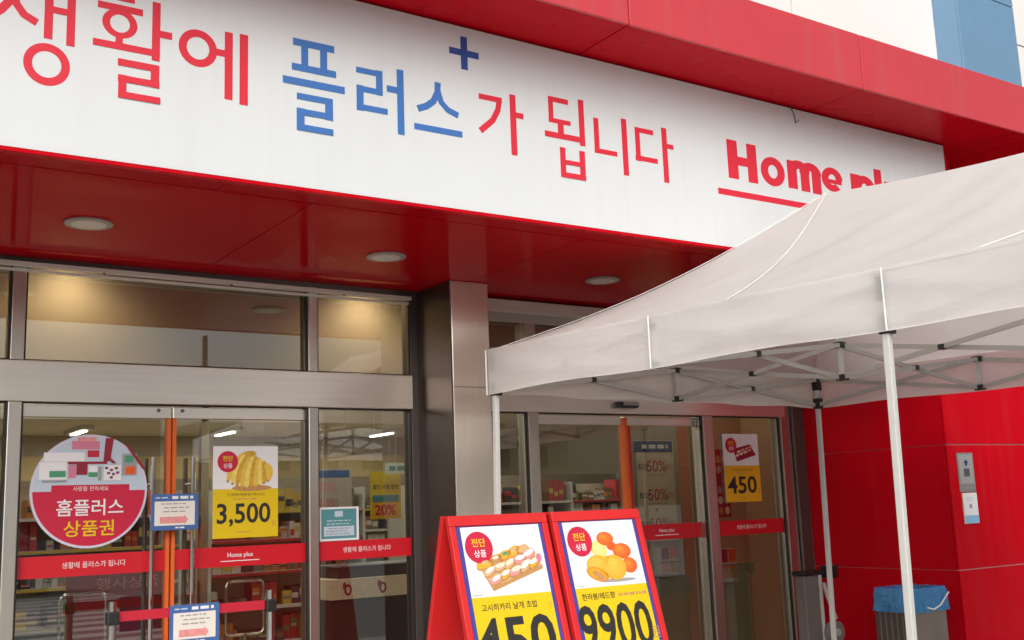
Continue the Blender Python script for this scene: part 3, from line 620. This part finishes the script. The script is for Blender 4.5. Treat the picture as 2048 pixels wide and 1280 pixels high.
# ================================================================== tent
TA = onZ(993, 790, 2.1); TC = onZ(1775, 666, 2.1); TB = onZ(1637, 817, 2.1)
for q in (TA, TB, TC): q.z = 0
TU = (TC-TA).normalized(); TV = (TB-TA).normalized(); BAY = (TC-TA).length; WID = (TB-TA).length; LEN = 2*BAY
ZE, ZV, ZP = 2.365, 2.10, 3.23
def T(s, t, z): return TA+TU*s+TV*t+Vector((0,0,z))
tent = empty('canopy_tent', T(LEN/2, WID/2, 0), 'white fabric pop up canopy tent with valance and folding frame', 'tent')
def roof_z(s, t):
    d = min(t/(WID/2), (WID-t)/(WID/2), s/(BAY/2), (LEN-s)/(BAY/2), 1)
    r = max(0, 1-abs(s-LEN/2)/(BAY/2)); k = d-.10*math.sin(math.pi*d)
    return ZE+(ZP-ZE)*k-.07*math.sin(math.pi/2*r)*d*d
mb = MB(); NA, ND = 56, 26; rnd = random.Random(1)
P1, P2 = (BAY/2, WID/2), (LEN-BAY/2, WID/2)
def patch(E0, E1, T0, T1):
    vs = []
    for j in range(ND+1):
        d = j/ND
        for i in range(NA+1):
            a = i/NA; s = (E0[0]*(1-a)+E1[0]*a)*(1-d)+(T0[0]*(1-a)+T1[0]*a)*d; t = (E0[1]*(1-a)+E1[1]*a)*(1-d)+(T0[1]*(1-a)+T1[1]*a)*d
            wob = .010*math.sin(math.pi*d)*math.sin(a*math.pi)*(math.sin(a*37+d*3)+.7*math.sin(a*61-d*9))
            vs.append(T(s, t, roof_z(s, t)+wob))
    fs = [(j*(NA+1)+i, j*(NA+1)+i+1, (j+1)*(NA+1)+i+1, (j+1)*(NA+1)+i) for j in range(ND) for i in range(NA)]
    mb.add(vs, fs)
E_ = .030
e0, e1, e2, e3 = (-E_,-E_), (LEN+E_,-E_), (LEN+E_,WID+E_), (-E_,WID+E_)
patch(e0, e1, P1, P2); patch(e1, e2, P2, P2); patch(e2, e3, P2, P1); patch(e3, e0, P1, P1)
mb.build('roof', FAB, tent, smooth=True)
# valance
def valance(p, q, n, ph):
    mb = MB(); (s0, t0), (s1, t1) = p, q; ox, oy = n
    for j in range(7):
        d = j/6
        for i in range(91):
            a = i/90; wv = ((.006+.010*d)*math.sin(a*math.pi*6+ph)+.004*math.sin(a*70+d*4+ph)+.007*math.sin(d*7+a*9+ph)*abs(math.sin(a*math.pi*4))+.005*math.sin(a*23-d*11+ph))*min(1, math.sin(a*math.pi)*3)
            wv = max(wv, -.002)
            sag = .012*math.sin(a*math.pi*4)**2*d
            s, t = s0+(s1-s0)*a+ox*(.030+wv), t0+(t1-t0)*a+oy*(.030+wv)
            mb.v.append(T(s, t, ZE+.004-(ZE-ZV)*d+sag))
    mb.f = [(j*91+i, j*91+i+1, (j+1)*91+i+1, (j+1)*91+i) for j in range(6) for i in range(90)]; mb.m = [0]*len(mb.f)
    v = mb.build('valance', FAB, tent, smooth=True)
    hem = [mb.v[6*91+i] for i in range(0, 91, 3)]
    MB().tube(hem, .0016, 6).build('hem', FABW, v)
    return v
va = valance((-E_,0), (LEN+E_,0), (0,-1), 0); valance((0,WID+E_), (0,-E_), (-1,0), 1); valance((LEN+E_,WID), (-E_,WID), (0,1), 2); valance((LEN,-E_), (LEN,WID+E_), (1,0), 3)
for s in (BAY/2, BAY+.03, BAY*1.5): MB().bar(T(s, -.052, ZV+.004), T(s, -.052, ZE), .009, .003, up=TU).build('seam_tape', FABW, va)
MB().bar(T(-.03, -.045, ZV), T(-.03, -.045, ZE), .008, .003, up=TU).build('seam_tape', FABW, va)
for (sa, ta), (sb, tb) in (((BAY*.672, .0), P1), ((BAY*1.16, 0), P2), ((0, 0), P1)):
    pts = []
    for i in range(15):
        f = i/14; s, t = sa+(sb-sa)*f, ta+(tb-ta)*f; pts.append(T(s, t, roof_z(s, max(t, .001))+.006))
    MB().tube(pts, .0022, 6).build('roof_seam', FABW, tent)
# frame
ZT, ZL = 2.325, 2.125
for s in (0, BAY, LEN):
    for t in (0, WID):
        MB().bar(T(s, t-.055, .012), T(s, t, ZT), .031, .031, up=TU).build('leg', ALU, tent, .004)
        MB().box(*[c for k in range(3) for c in (T(s,t-.055,0)[k]-(.05,.05,0)[k], T(s,t-.055,0)[k]+(.05,.05,.012)[k])]).build('foot', ALUG, tent)
        MB().bar(T(s, t, ZT-.09), T(s, t, ZT+.015), .052, .052, up=TU).build('corner_joint', BLACK, tent, .005)
        MB().bar(T(s, t, ZL-.03), T(s, t, ZL+.05), .054, .054, up=TU).build('slider_joint', BLACK, tent, .005)
def joint(s, t):
    for z in (ZT-.01, ZL): MB().bar(T(s-.03, t, z), T(s+.03, t, z), .05, .035).build('joint', BLACK, tent, .004)
    MB().bar(T(s, t, ZL), T(s, t, ZT), .022, .022, up=TU).build('strut', ALU, tent)
def scissor(a, b):
    (s0, t0), (s1, t1) = a, b; d = Vector((s1-s0, t1-t0)).normalized(); o = Vector((-d.y, d.x))*.012
    MB().bar(T(s0+o.x, t0+o.y, ZT-.01), T(s1+o.x, t1+o.y, ZL), .014, .026).build('truss_bar', ALUG, tent)
    MB().bar(T(s0-o.x, t0-o.y, ZL), T(s1-o.x, t1-o.y, ZT-.01), .014, .026).build('truss_bar', ALUG, tent)
    sm, tm = (s0+s1)/2, (t0+t1)/2; q = T(sm, tm, (ZT+ZL)/2-.005); dd = (TU*d.x+TV*d.y)*.018
    MB().bar(q-dd, q+dd, .05, .03).build('pivot', BLACK, tent, .004)
HS = [0, BAY/2, BAY, BAY*1.5, LEN]
for t in (0, WID):
    for a, b in zip(HS, HS[1:]): scissor((a, t), (b, t))
    for s in (BAY/2, BAY*1.5): joint(s, t)
for s in (0, LEN):
    scissor((s, 0), (s, WID/2)); scissor((s, WID/2), (s, WID)); joint(s, WID/2)
for a, b in zip(HS, HS[1:]): scissor((a, WID/2), (b, WID/2))
for s in (BAY/2, BAY*1.5):
    joint(s, WID/2); scissor((s, 0), (s, WID/2)); scissor((s, WID/2), (s, WID))
    MB().bar(T(s, WID/2, ZT+.01), T(s, WID/2, ZP-.03), .03, .03, up=TU).build('peak_pole', ALU, tent)
joint(BAY, WID/2)

# ================================================================== bin with blue bag, folded cart
t = empty('litter_bin', (6.9, 5.18, 0), 'steel litter bin lined with a shiny blue bag beside the red wall', 'bin')
x0, x1, y0, y1 = 6.71, 7.07, 5.02, 5.34
MB().box(x0, x1, y0, y1, .004, .74).build('body', mat('bin_steel', (.30, .27, .24), rough=.35, metal=.8, noise=.2, nscale=6), t, .012)
for i in range(7): MB().box(x0-.004, x0, y0+.02+i*.048, y0+.05+i*.048, .03, .70).build('rib', mat('bin_rib', (.10, .09, .085), rough=.45, metal=.6), t)
bm = MB(); ring = []
def ringpts(z, o, jit, sd):
    r = random.Random(sd); out = []
    for (ax, ay), (bx, by) in (((x0-o,y0-o),(x1+o,y0-o)), ((x1+o,y0-o),(x1+o,y1+o)), ((x1+o,y1+o),(x0-o,y1+o)), ((x0-o,y1+o),(x0-o,y0-o))):
        for k in range(26):
            f = k/26; out.append((ax+(bx-ax)*f+r.uniform(-jit, jit), ay+(by-ay)*f+r.uniform(-jit, jit), z+r.uniform(-jit, jit)*1.2))
    return out
rows = [ringpts(.62, .022, .006, 1), ringpts(.68, .016, .006, 2), ringpts(.74, .012, .004, 3), ringpts(.785, .004, .003, 4), ringpts(.78, -.03, .004, 5), ringpts(.6, -.04, .006, 6)]
for i in range(len(rows)-1):
    n = len(rows[0]); bm.add(rows[i]+rows[i+1], [(k, (k+1) % n, n+(k+1) % n, n+k) for k in range(n)])
bm.build('bag', BAGM, t, smooth=True)
cs = [(x0-.024, y0+.02, .66), (x0-.03, y0+.06, .635), (x0-.03, y0+.13, .63), (x0-.026, y0+.16, .65)]
MB().tube([(x0+.36, y0-.03, .74), (x0+.25, y0-.035, .66), (x0+.16, y0-.04, .635), (x0+.10, y0-.035, .65)], .006, 6).build('bag_tie', PWHITE, t)

t = empty('folded_cart', (6.83, 6.2, 0), 'folded grey hand cart with black handle leaning between glass wall and tent leg', 'cart')
def cp(px, py, Y=6.1): q = onY(px, py, Y); return q
a, b_ = cp(1600, 1152), cp(1628, 1146)
MB().box(a.x, b_.x, 6.06, 6.16, .08, a.z).build('body', mat('cart_grey', (.16, .14, .13), rough=.45, noise=.1), t, .008)
MB().box(b_.x+.003, b_.x+.03, 6.05, 6.15, .08, b_.z-.01).build('side_rail', ALU, t, .004)
MB().box(a.x-.02, b_.x+.05, 6.04, 6.17, a.z, a.z+.035).build('handle', BLACK, t, .01)
q = cp(1645, 1132); MB().box(q.x-.06, q.x+.07, 6.0, 6.08, q.z-.09, q.z+.01).build('clamp', BLACK, t, .012)
q = cp(1640, 1195); MB().tube([(q.x-.06, 6.0, q.z+.12), (q.x-.02, 6.0, q.z), (q.x+.05, 6.0, q.z-.16)], .016, 10).build('folded_arm', ALUG, t)
q = cp(1649, 1262); wh = MB()
wh.tube([(q.x, 5.97, q.z), (q.x, 6.02, q.z)], .085, 24); wh.build('wheel', mat('wheel_grey', (.2, .19, .18), rough=.6), t)
MB().tube([(q.x, 5.955, q.z), (q.x, 5.969, q.z)], .03, 16).build('hub', ALUG, t); MB().tube([(q.x, 6.03, .004+.05), (q.x, 6.03, q.z)], .014, 8).build('strut', ALUG, t)

# ================================================================== inside the shop
def tube_light(x, y, label, e=30):
    t = empty('ceiling_light', (x, y, 2.96), label, 'lamp', 'fluorescent lights on the shop ceiling')
    MB().box(x-.09, x+.09, y-.65, y+.65, 2.90, 2.955).build('housing', ALU, t)
    MB().box(x-.04, x+.04, y-.42, y+.42, 2.872, 2.898).build('tube', mat('lit_tube', (.9, .9, .85), emit=(1, .93, .78), estr=7), t)
    l = bpy.data.lights.new('tube', 'AREA'); l.shape = 'RECTANGLE'; l.size = .12; l.size_y = 1.2; l.energy = e; l.color = (1, .93, .8)
    lo = bpy.data.objects.new('lamp_light', l); COL.objects.link(lo); lo.parent = t; lo.location = (0, 0, -.1)
for y in (8.1, 10.3, 12.4, 15.4, 18.4):  # the two front rows are out of view, added to brighten posters and shelves
    for x in (1.7, 4.0, 6.4, 9.4): tube_light(x, y, 'lit fluorescent tube light on the shop ceiling', 26 if y > 12 else 15)
PAL = [mat('pack_%s' % n, c, rough=.45) for n, c in (('red',(.38,.03,.03)),('yellow',(.5,.36,.06)),('white',(.5,.48,.45)),('green',(.09,.18,.08)),('brown',(.2,.11,.06)),('grey',(.16,.15,.15)),('orange',(.45,.17,.04)),('dark',(.06,.04,.04)))]
def gondola(x0, x1, y, label, seed, top=1.75):
    t = empty('shelf_rack', ((x0+x1)/2, y, .006), label, 'shelf', 'product shelves inside the shop'); r = random.Random(seed)
    MB().box(x0, x1, y+.2, y+.24, .006, top).build('back_board', BEIGED, t)
    for x in (x0, x1-.03): MB().box(x, x+.03, y-.2, y+.2, .006, top).build('side_board', ALU, t)
    pm = MB()
    for z in (.15, .52, .88, 1.22, 1.52):
        if z > top-.1: continue
        MB().box(x0+.03, x1-.03, y-.2, y+.2, z-.02, z).build('shelf', ALU, t)
        x = x0+.05
        while x < x1-.12:
            wd = r.uniform(.045, .11); h = r.uniform(.09, .29); n = r.choice((1, 1, 2, 3)); c = r.randrange(len(PAL)); lc = r.randrange(len(PAL)); dy = r.uniform(-.17, -.08)
            for _ in range(n):
                if x+wd > x1-.05: break
                hh = h*r.uniform(.93, 1.0); pm.cur = c; pm.box(x, x+wd-.006, y+dy, y+.1, z+.001, z+hh)
                pm.cur = lc; q = r.uniform(.15, .5); pm.box(x+.006, x+wd-.012, y+dy-.003, y+dy+.001, z+hh*q, z+hh*(q+r.uniform(.2, .4)))
                if r.random() < .3: pm.cur = 2; pm.box(x+.01, x+wd-.018, y+dy-.005, y+dy+.001, z+hh*(q+.06), z+hh*(q+.13))
                x += wd
            if r.random() < .15: x += r.uniform(.03, .12)
        pm.cur = r.choice((0, 1, 2)); pm.box(x0+.04, x1-.04, y-.206, y-.201, z-.03, z-.002)
    props(pm.build('products', PAL, t), kind='stuff')
gondola(1.3, 3.4, 11.2, 'product shelf behind the double door, packed with coloured boxes', 1)
gondola(3.8, 5.6, 11.6, 'product shelf behind the glass beside the pillar', 2)
gondola(6.0, 8.4, 11.4, 'product shelf seen through the right sliding door', 3)
gondola(2.0, 5.0, 14.5, 'far product shelf along the middle aisle', 4, 2.0); gondola(5.6, 9.2, 14.8, 'far product shelf toward the right wall', 5, 2.0)
gondola(8.8, 11.2, 12.2, 'product shelf at the end of the row toward the right wall', 7); gondola(9.6, 12.8, 15.5, 'tall product shelf in front of the right shop wall', 8, 2.0)
gondola(-.5, 1.0, 11.0, 'product shelf behind the leftmost glass bay', 6)
# bulkhead sign band on the back wall
o = MB().box(-2, 12, 19.9, 20, 2.15, 2.6).build('wall_banner', mat('banner_ochre', (.5, .4, .2), rough=.6)); props(o, 'long ochre banner band high on the far shop wall', 'banner')
props(MB().box(XL, 13, 20.0, 20.1, .006, 2.955).build('rear_partition', BEIGED), kind='structure')
# display counter
t = empty('display_counter', (4.3, 8.2, .006), 'black display counter with white band and red marks behind the glass', 'counter')
MB().box(3.62, 4.85, 7.98, 8.5, .006, .80).build('body', BLACK, t, .004); MB().box(3.6, 4.87, 7.95, 8.52, .802, .955).build('band', PCREAM, t, .003); MB().box(3.7, 4.8, 8.0, 8.5, .957, 1.05).build('goods', BLACK, t, .01)
b = Board((3.6, 7.95, .802), root=t)
for u in (.1, .40, .85):
    b.ell('mark', u+.05, .07, .032, .045, PDRED, 1); b.ell('mark', u+.05, .07, .014, .024, PCREAM, 2); b.ell('mark', u+.02, .10, .015, .03, PDRED, 2)
# posters hanging inside
def hang(name, x0, z0, x1, z1, y, label, cat, m):
    t = empty(name, ((x0+x1)/2, y, z0), label, cat); MB().box(x0, x1, y, y+.004, z0, z1).build('sheet', m, t); return Board((x0, y, z0), root=t)
def cord(b, wd, h, y):
    for u in (.15*wd, .85*wd): p = b.p(u, h); MB().tube([p, (p.x, p.y, 2.96)], .002, 5).build('cord', PGREY, b.root)
b = hang('yellow_poster', 4.226, 1.40, 4.52, 1.80, 8.5, 'yellow coupon poster hanging inside behind the narrow glass pane', 'poster', YEL)
b.text('lettering', '할인 쿠폰 할인', .147, .25, .04, PBLACK, 1, wid=.24, bold=.01); b.rect('print', .02, .14, .27, .2, PTEAL, 1); b.rect('print', .02, .01, .27, .14, PAMBER, 1); b.text('lettering', '20%', .14, .03, .09, PRED, 2, bold=.02); cord(b, .294, .40, 8.5)
b = hang('white_sign', 4.332, 1.775, 4.61, 1.87, 8.42, 'pale green and white hanging sign above the yellow coupon poster', 'sign', mat('sign_lit', (.6, .75, .65)))
b.lines('lettering', .03, .02, .25, .075, 1, PTEAL, 1, fill=.7); cord(b, .278, .095, 8.42)
b = hang('sale_poster', 3.72, 1.42, 4.10, 1.84, 8.6, 'pale sale poster with red percent signs behind the narrow glass pane', 'poster', mat('poster_faded', (.5, .45, .4)))
b.rect('header', .02, .34, .36, .40, PBLUE, 1); b.text('lettering', '50%', .16, .22, .08, PSALM, 1, bold=.01); b.text('lettering', '50%', .16, .08, .08, PSALM, 1, bold=.01); cord(b, .38, .42, 8.6)
b = hang('sale_poster', 6.03, 1.13, 6.455, 1.975, 7.134, 'tall beige sale poster listing 50% offers on the vestibule wall', 'poster', mat('poster_beige', (.66, .56, .4)))
b.rect('header', -.01, .745, .415, .84, PNAVY, 1); b.lines('lettering', .06, .765, .40, .82, 1, PWHITE, 2, fill=.6)
for v, s1, s2 in ((.58, '최대', '할인'), (.34, '최대', '할인'), (.10, '최대', '할인')):
    b.text('lettering', s1, .07, v+.01, .06, PBLACK, 1, bold=.01); b.text('lettering', '50%', .225, v, .095, PRED, 1, bold=.004); b.text('lettering', s2, .365, v+.015, .05, PTOM, 1); b.lines('lettering', .1, v-.035, .36, v-.02, 1, PBROWN, 1)
b.text('lettering', '+', .2, .245, .03, PBLACK, 1, bold=.02)
def leaflet_rack(x0, z0, x1, z1, label):
    t = empty('leaflet_rack', ((x0+x1)/2, 7.1, z0), label, 'rack', 'leaflet racks on the vestibule wall'); b = Board((x0, 7.05, z0), root=t); wd, h = x1-x0, z1-z0
    MB().box(x0, x1, 7.05, 7.136, z0, z1-.02).build('tray', mat('rack_white', (.5, .48, .44)), t, .004)
    for i in range(2):
        for j in range(2): b.rect('leaflet', .02+i*(wd*.46), .03+j*h*.46, .01+wd*.45+i*wd*.46, .01+h*.44+j*h*.46, [PSALM, PBROWN, PDRED, PTOM][(i+2*j) % 4], 1)
    MB().tube([(x0-.02, 7.03, z0+h*.48), (x1+.02, 7.03, z0+h*.48)], .004, 6).build('wire', DARKST, t)
leaflet_rack(6.16, .84, 6.36, 1.09, 'leaflet rack under the tall beige sale poster'); leaflet_rack(6.82, .75, 7.05, 1.05, 'leaflet rack under the sushi poster by the right post')
b = hang('menu_poster', 6.86, 1.30, 7.10, 1.90, 7.134, 'dark menu poster of small dishes behind the sushi price poster', 'poster', PDRED)
rnd = random.Random(9)
for i in range(3):
    for j in range(6): b.ell('dish_print', .045+i*.075, .06+j*.09, .028, .034, rnd.choice([PBROWN, PTAN, PCREAM, PDRED, PGREY]), 1)
def hoop_stand(x0, x1, z0, z1, label, y=7.1):
    t = empty('hoop_stand', ((x0+x1)/2, y, .006), label, 'stand', 'chrome hoop stands inside the entrance'); r = .035; P = []
    for cx, cz, a0 in ((x1-r, z1-r, 0), (x0+r, z1-r, 90), (x0+r, z0+r, 180), (x1-r, z0+r, 270)):
        P += [(cx+r*math.cos(math.radians(a0+k*22.5)), y, cz+r*math.sin(math.radians(a0+k*22.5))) for k in range(5)]
    P.append(P[0]); MB().tube(P, .009, 8).build('hoop', CHROME, t); xm = (x0+x1)/2
    MB().tube([(xm, y, .03), (xm, y, z0+.005)], .014, 10).build('pole', CHROME, t); MB().lathe((xm, y, .007), [(.14, 0), (.14, .012), (.02, .03)], 20).build('base', DARKST, t)
hoop_stand(1.466, 1.732, .70, 1.035, 'chrome hoop notice stand behind the left door leaf'); hoop_stand(2.483, 2.738, .705, 1.045, 'chrome hoop notice stand behind the banana poster')
for x, y, z, wd, h, m, lab in ((5.9, 10.6, 2.02, .8, .16, YEL, 'yellow banner strip hanging inside behind the right sliding door'), (3.75, 10.4, 1.62, .3, .4, STRIPE, 'plain red banner hanging inside behind the pale sale poster')):
    b = hang('hanging_banner', x, z, x+wd, z+h, y, lab, 'banner', m); cord(b, wd, h, y)
# red entrance mat display / low red bench inside
o = MB().box(1.75, 2.35, 7.9, 8.3, .006, 1.12).build('red_display', mat('display_red', (.3, .02, .03), rough=.5)); props(o, 'dark red promotion block inside behind the door handles', 'display')
b = Board((1.75, 7.9, .006), root=o); b.text('lettering', '행사상품', .32, 1.0, .08, PSALM, 1, wid=.42)

# ================================================================== across the street (seen in the glass)
PX, PY, PZ = 17.38, -40.0, 10.44
t = empty('utility_pole', (PX, PY, 0), 'grey concrete utility pole with wires across the street', 'pole')
MB().tube([(PX, PY, 0), (PX, PY, PZ)], [.2, .13], 14).build('shaft', mat('concrete', (.12, .115, .1), rough=.9), t); MB().box(PX-.55, PX+.55, PY-.3, PY-.2, PZ-2.4, PZ-1.7).build('transformer', DARKST, t, .05)
for zz in (PZ-1.5, PZ-2.0, PZ-2.6, PZ-3.0):
    for sx in (-1, 1):
        MB().tube([(PX+sx*30*f, PY, zz-1.3*math.sin(math.pi*f)-.3*f) for f in (k/12 for k in range(13))], .03, 5).build('wire', BLACK, t)

# parked car and low houses behind the viewer
def car(cx, cy, label):
    t = empty('parked_car', (cx, cy, 0), label, 'car'); L = 2.15
    prof = [(-L,.35),(-L,.78),(-1.95,.92),(-1.15,1.0),(-.55,1.42),(.75,1.46),(1.5,1.05),(2.0,.98),(L,.8),(L,.35)]
    MB().prism([(cx+a, cy+.85, z) for a, z in prof][::-1], (0,1,0), 1.7).build('body', mat('car_paint', (.10, .14, .22), rough=.25, coat=.8), t, .06)
    for sd in (-1, 1): MB().prism([(cx+a, cy+sd*.856, z) for a, z in ((-.98,1.03),(-.5,1.36),(.68,1.39),(1.25,1.04))], (0,sd,0), .004).build('side_window', mat('car_glass', (.02,.025,.03), rough=.05), t)
    for a, b_ in (((-1.08,1.06),(-.6,1.40)), ((.82,1.42),(1.42,1.10))):
        d = -.02 if a[0] < 0 else .02; MB().add([(cx+a[0]+d,cy-.7,a[1]),(cx+a[0]+d,cy+.7,a[1]),(cx+b_[0]+d,cy+.6,b_[1]),(cx+b_[0]+d,cy-.6,b_[1])], [(0,1,2,3)]).build('windscreen', MAT['car_glass'], t)
    for a in (-1.35, 1.35):
        for sd in (-1, 1):
            w_ = MB().tube([(cx+a, cy+sd*.72, .32), (cx+a, cy+sd*.9, .32)], .32, 20).build('wheel', BLACK, t); MB().tube([(cx+a, cy+sd*.9, .32), (cx+a, cy+sd*.912, .32)], .2, 16).build('rim', ALU, w_)
    for sd in (-1, 1): MB().box(cx-L-.01, cx-L+.05, cy+sd*.6-.15, cy+sd*.6+.15, .68, .8).build('headlight', PWHITE, t, .02)
car(3.4, -13.2, 'dark blue car parked across the crossing, mirrored in the doors')
def house(x0, x1, h, m, label, y=-46):
    t = empty('street_house', ((x0+x1)/2, y, 0), label, 'building'); MB().box(x0, x1, y-8, y, 0, h).build('wall', m, t); MB().box(x0-.2, x1+.2, y-8.2, y+.2, h, h+.35).build('parapet', PGREY, t)
    n = int((x1-x0)/3)
    for k in range(n):
        for z in [1.0+3*q for q in range(int(h/3))]:
            a = x0+.8+k*3; MB().box(a, a+1.5, y-.05, y+.02, z, z+1.4).build('window', mat('car_glass', (.02,.025,.03)), t)
house(-14, 2, 6.2, mat('house_grey', (.3, .3, .29), rough=.9), 'low grey street house mirrored in the left door'); house(3.5, 17, 9.2, mat('house_brick', (.26, .13, .09), rough=.9), 'brick red three storey house across the street'); house(19, 44, 6.3, mat('house_cream', (.42, .38, .3), rough=.9), 'long cream street house mirrored in the right doors')
